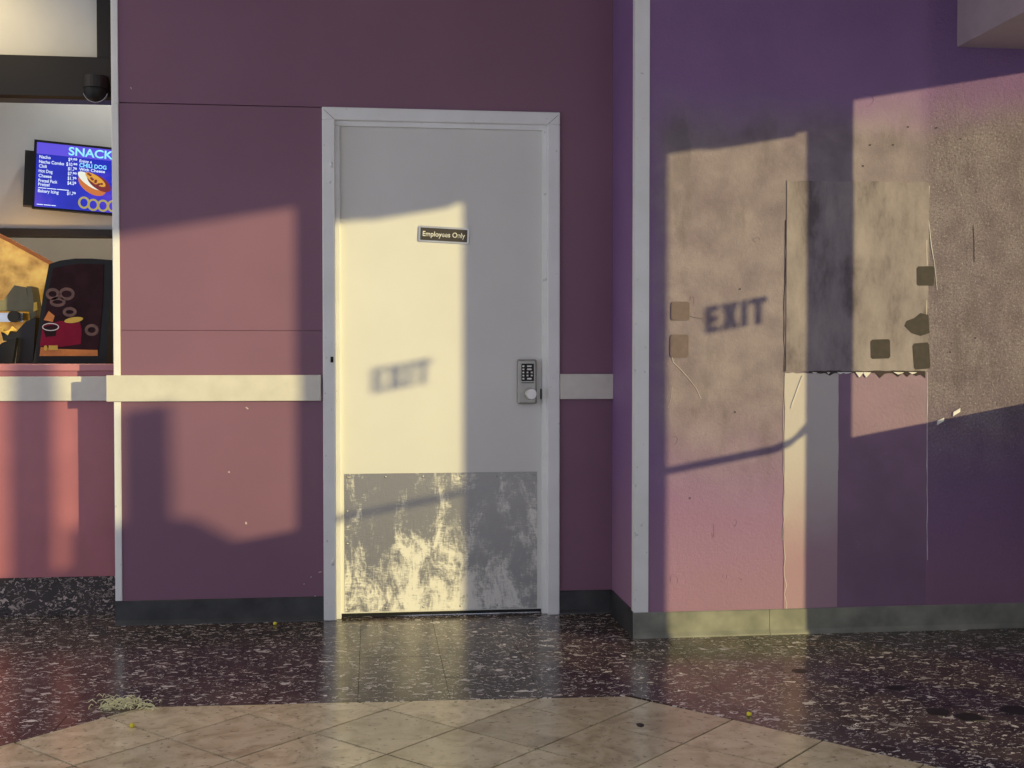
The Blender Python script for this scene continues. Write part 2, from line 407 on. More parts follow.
# chair rail
struct(box('trim_4', 'rail', -1.092, FX0-.008, -.022, .0, .936, 1.045, bev=.002), 'cream chair rail on the purple wall left of the white door', 'chair rail')
struct(box('trim_5', 'rail', FX1+.002, XC-.012, -.022, .0, .938, 1.047, bev=.002), 'short cream chair rail between the white door and the corner', 'chair rail')
# baseboards
def base_profile(y): return [(y-.003, .102), (y-.006, .098), (y-.007, .02), (y-.016, .006), (y-.017, .0), (y, .0), (y, .102)]
def baseboard(name, x0, x1, y, mat, label):
    bm = bmesh.new(); prism(bm, base_profile(y), 0, x0, x1); return struct(link(name, bm, mat), label, 'baseboard')
baseboard('baseboard_left', WL-.02, FX0-.001, 0, 'rubber', 'black rubber baseboard under the purple wall left of the white door')
baseboard('baseboard_middle', FX1+.001, XC-.014, 0, 'rubber', 'black rubber baseboard in the alcove beside the white door')
br = struct(empty('baseboard_right', (XC, RY, 0)), 'scuffed grey rubber baseboard along the violet wall', 'baseboard')
def strip(x0, x1):
    bm = bmesh.new(); prism(bm, base_profile(RY-.0005), 0, x0, x1); return link('base_strip', bm, 'rubber_grey', br)
jx = on_wall(769, 620, RY).x
strip(XC-.024, jx-.0008); strip(jx+.0008, XS)
bm = bmesh.new(); prism(bm, [(XC-.0125-(RY-p[0]-.0)*1.0, p[1]) for p in []] or [(XC-.024, 0), (XC-.022, .02), (XC-.018, .1), (XC-.012, .102), (XC-.012, 0)], 1, RY-.0005, -.016)
link('return_strip', bm, 'rubber', br)

# ---- worn boards, tape marks, cracks and chips on the violet wall
def W(px, py): p = on_wall(px, py, RY); return (p.x, p.z)
def ragged(x0, x1, z0, z1, amp, n=14, sides='lrtb'):
    pts = []
    def edge(ax, bx, az, bz, on):
        for k in range(n):
            f = k/n; j = random.uniform(-amp, amp) if (on and 0 < k) else 0
            pts.append((ax+(bx-ax)*f + (j if az != bz else 0), az+(bz-az)*f + (j if az == bz else 0)))
    edge(x0, x1, z0, z0, 'b' in sides); edge(x1, x1, z0, z1, 'r' in sides); edge(x1, x0, z1, z1, 't' in sides); edge(x0, x0, z1, z0, 'l' in sides)
    return pts
ZT = 1.061; XA, XB, XD = W(784, 500)[0], W(838, 430)[0], W(927, 400)[0]
poly('bare_drywall_strip', 'drywall', ragged(XA, XB, .103, ZT-.004, .0025, sides='lt'), 1, RY-.0022, RY, wr)
poly('lower_paint_panel', 'rose', ragged(XB+.001, XD, .103, ZT-.004, .002, sides='t'), 1, RY-.0012, RY, wr)
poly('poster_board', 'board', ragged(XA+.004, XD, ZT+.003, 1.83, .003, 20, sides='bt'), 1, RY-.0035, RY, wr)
# torn edge
bm = bmesh.new()
pts = [(XA+.1, ZT+.003)]
for k in range(26): pts.append((XA+.1+(XD-XA-.1)*(k+.5)/26, ZT+.003+random.uniform(-.001, .003)))
low = [(x, ZT - .004 - random.random()**3*.026) for x, z in reversed(pts)]
prism(bm, pts+low, 1, RY-.0042, RY-.001); link('torn_edge', bm, 'torn', wr)
for k, px in enumerate((814, 828, 840, 846, 859, 866, 898, 912)):
    x, z = W(px, 373); w = random.uniform(.006, .024); hgt = random.choice((.003, .004, .006, .018))
    poly('plaster_chip', 'flake', [(x-w, z+.004), (x+w, z+.003), (x+w*.4, z-hgt*.5), (x-w*.1, z-hgt)], 1, RY-.008, RY-.002, wr)
for px, py, w, h, a in ((940, 421, .02, .008, .55), (956, 412, .022, .008, .6), (796, 392, .0015, .07, -.35)):
    x, z = W(px, py); c, s = math.cos(a), math.sin(a)
    poly('plaster_chip', 'flake', [(x+c*u*w-s*v*h, z+s*u*w+c*v*h) for u, v in ((-1,-.7), (.6,-1), (1,.5), (-.5,1))], 1, RY-.006, RY-.001, wr)
for px, py, w, h, a, m in ((925, 276, 9, 9.5, .02, 'glue'), (880, 349, 10, 9.5, .03, 'glue'), (921, 356, 8.5, 13, .08, 'glue'), (679, 346, 9, 11, 0, 'glue_pale'), (680, 311, 9, 9, 0, 'glue_pale')):
    x, z = W(px, py); w /= 242; h /= 242; c, s = math.cos(a), math.sin(a)
    cor = [(-.85,-1), (.85,-1), (1,-.8), (1,.85), (.85,1), (-.8,1), (-1,.8), (-1,-.85)]
    poly('glue_mark', m, [(x+c*u*w-s*v*h, z+s*u*w+c*v*h) for u, v in cor], 1, RY-.0048, RY-.001, wr)
poly('glue_mark', 'glue', [W(*p) for p in ((904,326), (906,321), (914,318), (920,313), (928,315), (929,333), (920,336), (911,333))], 1, RY-.0048, RY-.001, wr)
def crack(pix, r=.0016, mat='crack'):
    bm = bmesh.new(); tube(bm, [(W(*p)[0], RY-.0015, W(*p)[1]) for p in pix], [r*random.uniform(.5, 1.3) for _ in pix], 6); link('crack', bm, mat, wr)
def wobble(p, q, n, a): return [(p[0]+(q[0]-p[0])*k/n+random.uniform(-a, a), p[1]+(q[1]-p[1])*k/n) for k in range(n+1)]
crack([(671,352), (673,362), (682,371), (689,379), (696,388), (701,399)], .0014)
crack([(672,386), (671,398), (668,408)], .001)
crack([(673,311), (683,313), (692,317), (703,319)], .001, 'torn')
crack(wobble((784,376), (783,540), 16, .8), .0018); crack(wobble((783,540), (786,612), 8, 1.5), .0022)
crack(wobble((785,220), (784,372), 14, .6), .0015, 'glue')
crack(wobble((838,375), (838,470), 8, .3), .0014)
crack(wobble((927,372), (927,560), 16, .3), .0013, 'flake'); crack(wobble((927,240), (926,372), 12, .5), .0022)
crack([(929,186), (928,215), (931,245), (934,262), (937,290)], .0018, 'flake'); crack([(973,225), (974,245), (974,262)], .0014, 'torn')
for px, py in ((893,145), (870,145), (975,338), (950,352), (936,128), (863,166), (960,139), (908,127), (740,289), (690,498), (735,412)):
    x, z = W(px, py); bm = bmesh.new(); cyl(bm, (x, RY-.0045, z), (x, RY, z), .0028, 8); link('nail_hole', bm, 'torn', wr)
def blister(px, py, w, h, n=7):
    bm = bmesh.new(); a0 = random.uniform(0, 6); x, z = W(px, py)
    tube(bm, [(x+math.cos(a0+k*.7)*w*random.uniform(.7,1.1), RY-.0002, z+math.sin(a0+k*.7)*h*random.uniform(.7,1.1)) for k in range(n)], .0016, 5); link('paint_blister', bm, wr.data.materials[0], wr)
for px, py, w, h in ((674,580,.016,.024), (725,577,.01,.012), (692,300,.01,.02), (740,580,.008,.01), (887,458,.03,.022), (876,428,.012,.016), (857,544,.01,.014), (713,530,.006,.03), (735,523,.01,.012), (866,463,.008,.012), (800,212,.02,.01), (790,335,.012,.012), (866,100,.04,.03), (757,240,.016,.012), (675,440,.012,.02)): blister(px, py, w, h)
def wl_chip(px, py, w, h, a, mat='crack'):
    p = on_wall(px, py, 0); c, s = math.cos(a), math.sin(a)
    poly('paint_chip', mat, [(p.x+c*u*w-s*v*h, p.z+s*u*w+c*v*h) for u, v in ((-1,-.6), (.7,-1), (1,.4), (-.4,1))], 1, -.0012, .002, wl)
for a in ((131,88,.006,.002,-1), (229,472,.004,.004,0), (247,408,.008,.003,-.6), (246,523,.004,.006,.2), (320,572,.008,.002,.3), (311,577,.004,.002,.6), (315,596,.004,.002,.1), (304,584,.003,.002,.9)): wl_chip(*a)

# ================================================================== WHITE DOOR
d1 = struct(empty('door_1', (.3, 0, 0)), 'white Employees Only door in a white frame', 'door')
bm = bmesh.new(); fw = .053
def frame_ring(bm, x0, x1, z1, w, ya, yb, bev):
    bbox(bm, x0, x0+w, ya, yb, 0, z1-w, bev); bbox(bm, x1-w, x1, ya, yb, 0, z1-w, bev); bbox(bm, x0, x1, ya, yb, z1-w, z1, bev)
frame_ring(bm, FX0, FX1, FZ, fw, -.02, .11, .003)
fr = link('door_frame', bm, 'trim', d1)
bm = bmesh.new(); frame_ring(bm, FX0+fw-.002, FX1-fw+.002, FZ-fw+.002, .022, .008, .09, .002); link('door_stop', bm, 'trim', d1)
for s, x in ((1, FX0+.02), (-1, FX1-.02)):
    a = (x-.012*s, FZ-.012), (x+.03*s, FZ-.05)
    bm = bmesh.new(); tube(bm, [(a[0][0], -.0203, a[0][1]), (a[1][0], -.0203, a[1][1])], .0008, 5); link('mitre_joint', bm, 'glue', fr)
DX0, DX1, DY = FX0+fw+.022, FX1-fw-.022, .03
panel = box('door_panel', 'door', DX0-.012, DX1+.012, DY, DY+.045, .018, FZ-fw-.012, d1, bev=.002)
kp = box('kick_plate', 'alu', on_wall(344.5,540,DY).x, on_wall(537,540,DY).x, DY-.0025, DY+.001, .024, .620, d1, bev=.0008)
kx0, kx1 = on_wall(344.5,540,DY).x, on_wall(537,540,DY).x
def screw(x, z):
    bm = bmesh.new(); cyl(bm, (x, DY-.002, z), (x, DY-.0055, z), .0055, 12, .003); link('screw', bm, 'steel', kp, True)
for k in range(6):
    screw(kx0+.014+(kx1-kx0-.028)*k/5, .606); screw(kx0+.014+(kx1-kx0-.028)*k/5, .04)
for z in (.18, .32, .46): screw(kx0+.012, z); screw(kx1-.012, z)
box('bottom_sweep', 'black', DX0-.005, DX1+.005, DY+.006, DY+.03, .004, .02, d1)
for z in (.25, 1.11, 1.93):
    bm = bmesh.new(); cyl(bm, (FX0+.038, -.021, z-.012), (FX0+.038, -.021, z+.012), .006, 10); link('hinge_pin', bm, 'black' if z == 1.11 else 'trim', d1, True)
# keypad lock
lx, lz = .668, 1.012
lock = None
bm = bmesh.new(); bbox(bm, lx-.042, lx+.042, DY-.038, DY, lz-.095, lz+.098, .008, 3)
lock = link('keypad_lock', bm, 'lock_metal', d1, True)
for p in lock.data.polygons: p.use_smooth = False
ky = DY-.0385
box('keypad_plate', 'black', lx-.026, lx+.028, ky-.003, ky+.002, lz+.005, lz+.08, lock, bev=.001)
for r in range(5):
    for c in range(3 if r in (2, 3) else 2):
        bx_ = lx-.018+c*(.018 if r in (2, 3) else .026); bz_ = lz+.069-r*.0135
        w = .004 if r in (2, 3) else (.0045 if c == 0 else .010)
        box('keypad_button', 'knob_metal', bx_-w, bx_+w, ky-.0055, ky-.0025, bz_-.0035, bz_+.0035, lock, bev=.001)
box('lock_ridge', 'black', lx-.026, lx+.028, ky-.001, ky+.002, lz-.004, lz-.001, lock)
bm = bmesh.new(); cyl(bm, (lx+.012, ky+.002, lz-.05), (lx+.012, ky-.014, lz-.05), .017, 20); cyl(bm, (lx+.012, ky-.013, lz-.05), (lx+.012, ky-.045, lz-.05), .025, 24, .022)
link('lock_knob', bm, 'knob_metal', lock, False)
box('latch_guard', 'black', DX1-.004, DX1+.01, DY-.006, DY+.004, lz-.075, lz-.03, d1)
# Employees Only sign (top-level)
sg0, sg1 = on_wall(418.5, 243, DY), on_wall(469, 226.5, DY)
sx0, sx1 = sg0.x, sg1.x; sz = on_wall(443, 235, DY).z
sign = tag(empty('door_sign', (sx0, DY-.004, sz-.035)), 'small dark brown sign reading Employees Only on the white door', 'sign')
tilt = -.045
def SP(u, v): return (sx0+(sx1-sx0)/2 + u*math.cos(tilt)-v*math.sin(tilt), sz + u*math.sin(tilt)+v*math.cos(tilt))
hw, hh = (sx1-sx0)/2, .0345
def srect(w, h, r=.006): return [SP(u, v) for u, v in ((-w+r,-h), (w-r,-h), (w,-h+r), (w,h-r), (w-r,h), (-w+r,h), (-w,h-r), (-w,-h+r))]
poly('sign_frame', 'steel', srect(hw, hh), 1, DY-.006, DY-.0005, sign)
poly('sign_face', 'sign_brown', srect(hw-.008, hh-.008, .002), 1, DY-.0075, DY-.003, sign)
o3 = SP(-hw+.017, -.0095)
text('sign_letters', 'Employees Only', 'white_letter', (o3[0], DY-.0076, o3[1]), (math.cos(tilt), 0, math.sin(tilt)), (-math.sin(tilt), 0, math.cos(tilt)), .021, sign, width=(hw-.017)*2, bold=.02)

# ================================================================== ENTRANCE FRONT (behind the frame's right edge)
def glassY(x, yw): return yw - (XS-x)/SUN_M
HEAD, SILL, DHEAD = 2.34, .945, 2.222
yB0 = glassY(1.905, RY)              # window near the violet wall
L2 = (glassY(1.148, RY), glassY(1.760, RY)); L1 = (glassY(.412, DY)-(L2[1]-L2[0]), glassY(.412, DY))
wA1 = glassY(-.288, 0); HEAD_FAR = 2.375
ef = struct(empty('wall_east', (XS, -3, 0)), 'dark framed entrance front with glass', 'wall')
def ebox(name, y0, y1, z0, z1, mat='bronze', x0=XS-.03, x1=XS+.03, parent=None): return box(name, mat, x0, x1, y0, y1, z0, z1, parent or ef)
yE0, yE1 = glassY(-1.519, CY), glassY(-1.385, CY)
ebox('header', -6.2, RY, HEAD_FAR, CEIL, 'soffit', XS+.01, XS+.12)
ebox('mullion', L2[1]+.127, yB0, 0, HEAD_FAR); ebox('mullion', wA1, L1[0]-.127, 0, HEAD_FAR); ebox('mullion', yE0, yE1, 0, HEAD_FAR); ebox('head_rail', yB0, RY-.06, HEAD, HEAD_FAR); ebox('jamb', RY-.06, RY, 0, HEAD)
ebox('transom', L1[0]-.127, L2[1]+.127, DHEAD+.09, HEAD_FAR)
ebox('sill_wall', yB0, RY-.06, 0, SILL, 'soffit'); ebox('sill_wall', yE1, wA1, 0, SILL, 'soffit'); ebox('sill_wall', -6.2, yE0, 0, SILL, 'soffit')
for n, (y0, y1) in enumerate(((yB0, RY-.06), (yE1, wA1), (-6.2, yE0))):
    w = struct(empty('window_%d' % (n+1), (XS, (y0+y1)/2, SILL)), ('glass pane beside the violet wall', 'glass pane on the far side of the entrance doors', 'outermost glass pane of the entrance front')[n], 'window')
    box('pane', 'glass', XS-.003, XS+.003, y0, y1, SILL, HEAD_FAR if n else HEAD, w)
for n, (y0, y1) in enumerate((L2, L1)):
    d = struct(empty('door_%d' % (n+2), (XS, (y0+y1)/2, 0)), ('glass entrance door nearer the violet wall, lettered EXIT', 'glass entrance door farther from the violet wall, lettered EXIT')[n], 'door')
    st = .127
    ym0 = y0-st if n else y0-(L2[0]-L1[1])/2+.002; ym1 = y1+(L2[0]-L1[1])/2-.002 if n else y1+st
    ebox('stile', ym0, y0, .01, DHEAD+.09, parent=d, x0=XS-.022, x1=XS+.022); ebox('stile', y1, ym1, .01, DHEAD+.09, parent=d, x0=XS-.022, x1=XS+.022)
    ebox('top_rail', y0, y1, DHEAD, DHEAD+.09, parent=d, x0=XS-.022, x1=XS+.022); ebox('bottom_rail', y0, y1, .01, .10, parent=d, x0=XS-.022, x1=XS+.022)
    box('pane', 'glass', XS-.003, XS+.003, y0, y1, .10, DHEAD, d)
    ebox('door_closer', y0+.24, y1-.045, DHEAD-.02, DHEAD+.05, parent=d, x0=XS-.09, x1=XS-.022)
    bm = bmesh.new(); zb = .96
    q = .085; rise = .07 if n == 0 else .012
    tube(bm, [(XS-.03, y0-.05, zb), (XS-.075, y0-.03, zb), (XS-.08, y0+.02, zb-.015), (XS-.08, y1-.16+q, zb-.012), (XS-.08, y1-.10+q, zb-.012+rise*.2), (XS-.08, y1-.05+q, zb-.012+rise*.55), (XS-.08, y1-.015+q, zb-.012+rise), (XS-.075, y1+.02+q, zb+rise*1.6), (XS-.03, y1+.04+q, zb+rise*1.8)], [.016]*4+[.015,.013,.012,.012,.012], 10)
    link('push_bar', bm, 'bronze', d, True)
    yc, zc = ((glassY(1.444, RY), 1.534), (glassY(.121, DY), 1.522))[n]
    bm = bmesh.new(); ch, cw, sk = .108, .060, .025
    for k, ch_ in enumerate('EXIT'):
        oy = yc - .133 + (0, .068, .148, .192)[k]; oz = zc - ch/2
        def letter(pts): prism(bm, [(oy+u, oz+v) for u, v in pts], 0, XS+.004, XS+.006)
        if ch_ == 'E': letter([(0,0), (cw,0), (cw,sk), (sk+.003,sk), (sk+.003,ch/2-sk/2), (cw*.9,ch/2-sk/2), (cw*.9,ch/2+sk/2), (sk+.003,ch/2+sk/2), (sk+.003,ch-sk), (cw,ch-sk), (cw,ch), (0,ch)])
        if ch_ == 'X':
            w = .078; e = .034; m = w/2
            letter([(0,0), (e,0), (m,ch/2-e*.75), (w-e,0), (w,0), (m+e*.58,ch/2), (w,ch), (w-e,ch), (m,ch/2+e*.75), (e,ch), (0,ch), (m-e*.58,ch/2)])
        if ch_ == 'I': letter([(.006,0), (.036,0), (.036,ch), (.006,ch)])
        if ch_ == 'T':
            w = .076; letter([(w/2-.015,0), (w/2+.015,0), (w/2+.015,ch-sk), (w,ch-sk), (w,ch), (0,ch), (0,ch-sk), (w/2-.015,ch-sk)])
    link('exit_letters', bm, 'letter_dark', d)
struct(box('ground', 'grout', 3.2, 9, -9, 3, -.1, -.004), 'dark pavement outside the entrance front', 'pavement')
# made-up stand outside the glass, shaped to cast the shadow on the purple wall
ost = tag(empty('shadow_stand', (4.0, -5, 0)), 'made-up dark stand outside the entrance glass, shaped to cast a shadow on the purple wall', 'stand')
xo = 4.0
def OS(x, z): return (-(xo-x)/SUN_M, z+SUN_S*(xo-x))
a, b = OS(-.596, .307), OS(-.842, .446); c_, d_ = OS(-.85, .925), OS(-1.02, .925)
poly('shadow_stand_body', 'bronze', [(a[0]+.02, 0), (a[0]+.02, a[1]-.02), a, b, (d_[0], b[1]), (d_[0], 0)], 0, xo-.1, xo+.1, ost)
poly('shadow_stand_back', 'bronze', [(d_[0], b[1]-.01), (c_[0], b[1]-.01), (c_[0], c_[1]), (d_[0], c_[1])], 0, xo-.02, xo+.02, ost)

# ================================================================== SNACK COUNTER
cx0, cx1 = -3.0, -.95
bt = on_wall(60, 577, CY).z
counter = tag(empty('snack_counter', (-2, CY+.3, 0)), 'red pink snack counter with cream rail left of the purple wall', 'counter')
box('counter_body', 'counter', cx0, cx1, CY, CY+.62, bt, on_wall(50, 364, CY).z-.03, counter)
edge_x = on_wall(84, 380, CY).x
box('worktop', 'counter_top', cx0, cx1, CY-.012, CY+.64, on_wall(50, 364, CY).z-.03, on_wall(50, 364, CY).z, counter, bev=.003)
CT = on_wall(50, 364, CY).z
rz0, rz1 = on_wall(50, 401, CY-.02).z, on_wall(50, 376.5, CY-.02).z
box('counter_rail', 'rail', cx0, cx1, CY-.022, CY, rz0, rz1, counter, bev=.002)
box('plinth', 'base_stone', cx0, cx1, CY+.03, CY+.5, 0, bt, counter)
# room behind
struct(box('wall_back', 'grey_wall', -3.2, .2, 2.2, 2.3, 0, CEIL), 'pale wall at the back of the snack bar', 'wall')
struct(box('wall_side', 'grey_wall', -3.2, -3.1, CY, 2.2, 0, CEIL), 'pale side wall of the snack bar', 'wall')
struct(box('wall_inner', 'grey_wall', -.95, -.9, CY, 2.2, 0, CEIL), 'inner wall of the snack bar behind the purple wall', 'wall')
FY = CY+.02
zb1, zb0 = on_wall(50, 57, FY).z, on_wall(50, 99, FY).z
struct(box('wall_fascia', 'white_wall', -3.2, -.95, FY+.05, FY+.1, zb1-.02, CEIL), 'white fascia above the black header of the snack bar', 'wall')
sh = struct(empty('trim_6', (-1.3, FY, zb0)), 'black shutter header and dark upright of the snack bar opening', 'shutter frame')
bm = bmesh.new(); prism(bm, [(FY-.02, zb0+.01), (FY, zb0), (FY+.1, zb0), (FY+.1, zb1), (FY-.02, zb1)], 0, -3.1, -.95); link('shutter_header', bm, 'black_matt', sh)
gx = on_wall(98, 40, FY).x
box('dark_upright', 'black_matt', gx, -.95, FY-.022, FY+.1, zb1-.001, CEIL, sh)  # plain dark upright above the header, next to the wall end
BY = 1.1
bz = on_wall(50, 229, BY).z; bz2 = on_wall(50, 236, BY).z
struct(box('wall_bulkhead', 'grey_wall', -3.1, -.95, BY, BY+.1, bz, CEIL), 'pale grey bulkhead behind the menu screen', 'wall')
struct(box('trim_7', 'black_matt', -3.1, -.95, BY-.015, BY+.11, bz2, bz), 'dark strip along the bottom of the bulkhead', 'trim')
# dome camera
dc = on_wall(96, 91, FY-.06); rad = .05
dome = tag(empty('dome_camera', at_vec(dc)), 'black dome security camera at the corner of the snack bar header', 'security camera')
bm = bmesh.new(); bmesh.ops.create_uvsphere(bm, u_segments=24, v_segments=14, radius=rad, matrix=Matrix.Translation(dc)); link('dome', bm, M['black'], dome, True)
bm = bmesh.new(); cyl(bm, (dc.x, dc.y, dc.z+.01), (dc.x, dc.y, dc.z+.06), rad*1.05, 24); cyl(bm, (dc.x, dc.y, dc.z+.045), (dc.x, FY-.015, dc.z+.045), .02, 12); link('housing', bm, 'black_matt', dome)
bm = bmesh.new(); tube(bm, [(dc.x+math.cos(k*math.pi/12)*rad*1.01, dc.y-rad*.25, dc.z-math.sin(k*math.pi/12)*rad*1.01) for k in range(1, 12)], .0018, 6); link('rim', bm, 'chrome', dome)
# menu screen
SY = BY-.14
p00, p10, p01 = on_wall(31.5, 208, SY), on_wall(112, 213, SY), on_wall(31.5, 139, SY)
scr = tag(empty('menu_screen', at_vec(p00)), 'wall mounted menu screen showing snack prices on blue', 'screen')
rt = Vector(((p10-p00).x, .10, (p10-p00).z)).normalized(); rt0 = rt
up = Vector((0, 0, 1)); up = (up - rt*up.dot(rt)).normalized(); nr = rt.cross(up)
SH = (p01-p00).length; SW = SH*1.72
def SQ(u, v, d=0): return p00 + rt*(u*SW) + up*(v*SH) + nr*d
def scr_poly(name, mat, pts, d0, d1, parent):
    bm = bmesh.new(); va = [bm.verts.new(SQ(u, v, d0)) for u, v in pts]; vb = [bm.verts.new(SQ(u, v, d1)) for u, v in pts]
    bm.faces.new(va); bm.faces.new(vb)
    for i in range(len(pts)): bm.faces.new((va[i], va[(i+1)%len(pts)], vb[(i+1)%len(pts)], vb[i]))
    bmesh.ops.recalc_face_normals(bm, faces=bm.faces[:]); return link(name, bm, mat, parent)
R01 = [(0,0), (1,0), (1,1), (0,1)]
scr_poly('casing', 'black', [(0,0), (1,0), (1,1), (0,1)], -.045, 0, scr)
sc = scr_poly('display', 'screen', [(.022,.03), (.978,.03), (.978,.965), (.022,.965)], -.001, .001, scr)
scr_poly('wall_mount', 'black_matt', [(-.07,.05), (.5,.05), (.5,.85), (-.07,.85)], -.125, -.04, scr)
scr_poly('title_band', 'scr_violet', [(.022,.80), (.978,.80), (.978,.965), (.022,.965)], .001, .0015, sc)
def stext(s, u, v, h, mat, w=None, bold=.0): return text('menu_text', s, mat, SQ(u, v, .0016), rt, up, h*SH, sc, None if w is None else w*SW, .0006, 'LEFT', bold)
stext('SNACKS', .275, .825, .115, 'scr_cyan', .405, .02)
for s, v, pr, w in (('Nacho', .735, '$9.99', .13), ('Nacho Combo', .665, '$10.99', .29), ('Chili', .60, '$1.79', .09), ('Hot Dog', .53, '$7.99', .16), ('Cheese', .46, '$1.79', .15), ('Pretzel Pack', .39, '$4.59', .22), ('Pretzel', .335, '', .13), ('Bakery Icing', .24, '$1.79', .24)):
    stext(s, .045, v, .045, 'scr_white', w*.68, .01)
    if pr: stext(pr, (.275 if len(pr) < 6 else .26), v, .048, 'scr_white', .07 if len(pr) < 6 else .088, .01)
for u0, u1, v0 in ((.045, .11, .30), (.115, .19, .30), (.195, .29, .30), (.04, .09, .058), (.095, .15, .058), (.155, .19, .058)):
    scr_poly('fine_print', 'scr_white', [(u0, v0), (u1, v0), (u1, v0+.010), (u0, v0+.010)], .0016, .002, sc)
stext('Enjoy a', .365, .735, .04, 'scr_white', .10, .01); stext('CHILI DOG', .365, .665, .055, 'scr_cyan', .22, .02); stext('With Cheese', .365, .61, .042, 'scr_white', .21, .01)
def ell(cx, cy, a, b, rot=0, n=22): return [(cx + a*math.cos(t)*math.cos(rot) - b*math.sin(t)*math.sin(rot)*.56, cy + (a*math.cos(t)*math.sin(rot))*1.78 + b*math.sin(t)*math.cos(rot)) for t in (2*math.pi*k/n for k in range(n))]
scr_poly('bun', 'scr_bun', ell(.475, .42, .125, .13, -.52), .0012, .0018, sc)
scr_poly('bun_edge', 'scr_cream', ell(.455, .475, .115, .075, -.56), .0018, .0022, sc)
scr_poly('sausage', 'scr_red', ell(.53, .455, .11, .095, -.52), .0022, .0026, sc)
scr_poly('topping', 'scr_mustard', ell(.50, .50, .095, .06, -.52), .0026, .003, sc)
for k in range(9): scr_poly('chili_bit', 'scr_red', ell(.435+.015*k+random.uniform(-.01,.01), .56-.018*k+random.uniform(-.03,.03), .012, .016), .003, .0033, sc)
def ring(cx, cy, a, b, w):
    bm = bmesh.new(); n = 24; vs_ = []
    for k in range(n):
        t_ = 2*math.pi*k/n; vs_.append((bm.verts.new(SQ(cx+a*math.cos(t_), cy+b*math.sin(t_), .0024)), bm.verts.new(SQ(cx+(a-w)*math.cos(t_), cy+(b-w*1.6)*math.sin(t_), .0024))))
    for k in range(n): q = vs_[(k+1)%n]; bm.faces.new((vs_[k][0], q[0], q[1], vs_[k][1]))
    bmesh.ops.recalc_face_normals(bm, faces=bm.faces[:]); link('pretzel', bm, 'scr_gold', sc)
for cx, cy in ((.415,.145), (.49,.125), (.57,.125), (.65,.13), (.73,.13)): ring(cx, cy, .048, .09, .018)

# pretzel display case on the counter
PY = CY+.25
def Q(px, py): p = on_wall(px, py, PY); return (p.x, p.z)
case = tag(empty('pretzel_display', (on_wall(70,362,PY).x, PY, CT)), 'black curved pretzel display with dark red poster on the counter', 'food display')
outer = [Q(33,361)[0:1] + (CT,), Q(38,332), Q(43,295), Q(49,264), Q(60,260.5), Q(75,258.5), Q(92,258.5), Q(112,260), Q(112,290), Q(108,330), Q(107,350), (Q(106,361)[0], CT)]
poly('display_shell', 'black', outer, 1, PY, PY+.3, case)
post = poly('poster', 'dark_print', [Q(39.5,356), Q(43,330), Q(47,300), Q(53,268), Q(80,263.5), Q(104,264.5), Q(103,300), Q(100,335), Q(98,356)], 1, PY-.004, PY, case)
def pp(name, mat, pts, k): return poly(name, mat, [Q(*p) for p in pts], 1, PY-.004-.001*k, PY-.003, post)
pp('orange_band', 'orange_print', [(39.7,356), (41,347), (60,349), (98,350), (98,356)], 1)
pp('red_panel', 'crimson', [(40,346), (43,326), (60,321), (80,322), (82,330), (81,344), (60,347)], 1)
def pe(cx, cy, a, b, n=18, rot=0): return [(cx+a*math.cos(t)*math.cos(rot)-b*math.sin(t)*math.sin(rot), cy+a*math.cos(t)*math.sin(rot)+b*math.sin(t)*math.cos(rot)) for t in (2*math.pi*k/n for k in range(n))]
def pring(cx, cy, a, b, w, mat, k, name):
    bm = bmesh.new(); A = [bm.verts.new((Q(*p)[0], PY-.004-.001*k, Q(*p)[1])) for p in pe(cx, cy, a, b)]; B = [bm.verts.new((Q(*p)[0], PY-.004-.001*k, Q(*p)[1])) for p in pe(cx, cy, a-w, b-w)]
    n = len(A)
    for i in range(n): bm.faces.new((A[i], A[(i+1)%n], B[(i+1)%n], B[i]))
    bmesh.ops.recalc_face_normals(bm, faces=bm.faces[:]); link(name, bm, mat, post)
for cx, cy, a, b in ((53,294,7,6), (67,294,8,6.5), (58,302,8,5), (70,312,7,5), (92,330,7,6)): pring(cx, cy, a, b, 3, 'brown_print', 2, 'printed_pretzel')
pp('printed_dip', 'yellow_print', pe(74,320,9.5,2.8,18,-.15), 2); pp('printed_cheese', 'orange_print', [(44,320), (49,311), (55,316), (53,322)], 2)
pp('printed_cup', 'dark_print', [(43,327), (58,324), (56,336), (46,337)], 2); pring(51, 327, 8.5, 4, .9, 'white_letter', 3, 'cup_rim')
pp('printed_logo', 'yellow_print', pe(46,348,1.8,2.6), 3); pp('printed_name', 'yellow_print', [(49,345.5), (58,345.5), (58,350), (49,350)], 2)

# nacho warmer: amber panel with orange edge, grey hood, dark front
NY = CY+.42
def N(px, py, y=NY): p = on_wall(px, py, y); return (p.x, p.z)
nw = tag(empty('nacho_warmer', (N(5,360)[0], NY, CT)), 'amber lit nacho warmer with sloping orange edge on the counter', 'food warmer')
nx = N(-60, 300)[0]
poly('amber_panel', 'amber', [(nx, N(0,345)[1]), N(49,345), N(49,264), N(0,238), (nx, N(0,208)[1])], 1, NY+.16, NY+.17, nw)
poly('orange_edge', 'orange', [N(49,266.5), N(49,262.5), N(0,235.5), (nx, N(0,206)[1]), (nx, N(0,210)[1]), N(0,239.5)], 1, NY+.13, NY+.175, nw)
poly('hood', 'machine', [(nx, N(0,310)[1]), N(28,311), N(25,287), N(13,285), N(2,300), (nx, N(0,300)[1])], 1, NY+.02, NY+.1, nw)
poly('hood_side', 'machine', [N(28.5,320), N(35,316), N(30,286), N(25.5,286)], 1, NY+.02, NY+.14, nw)
poly('tray', 'chrome', [(nx, N(0,322)[1]), N(24,322), N(24,313), (nx, N(0,313)[1])], 1, NY-.02, NY+.08, nw)
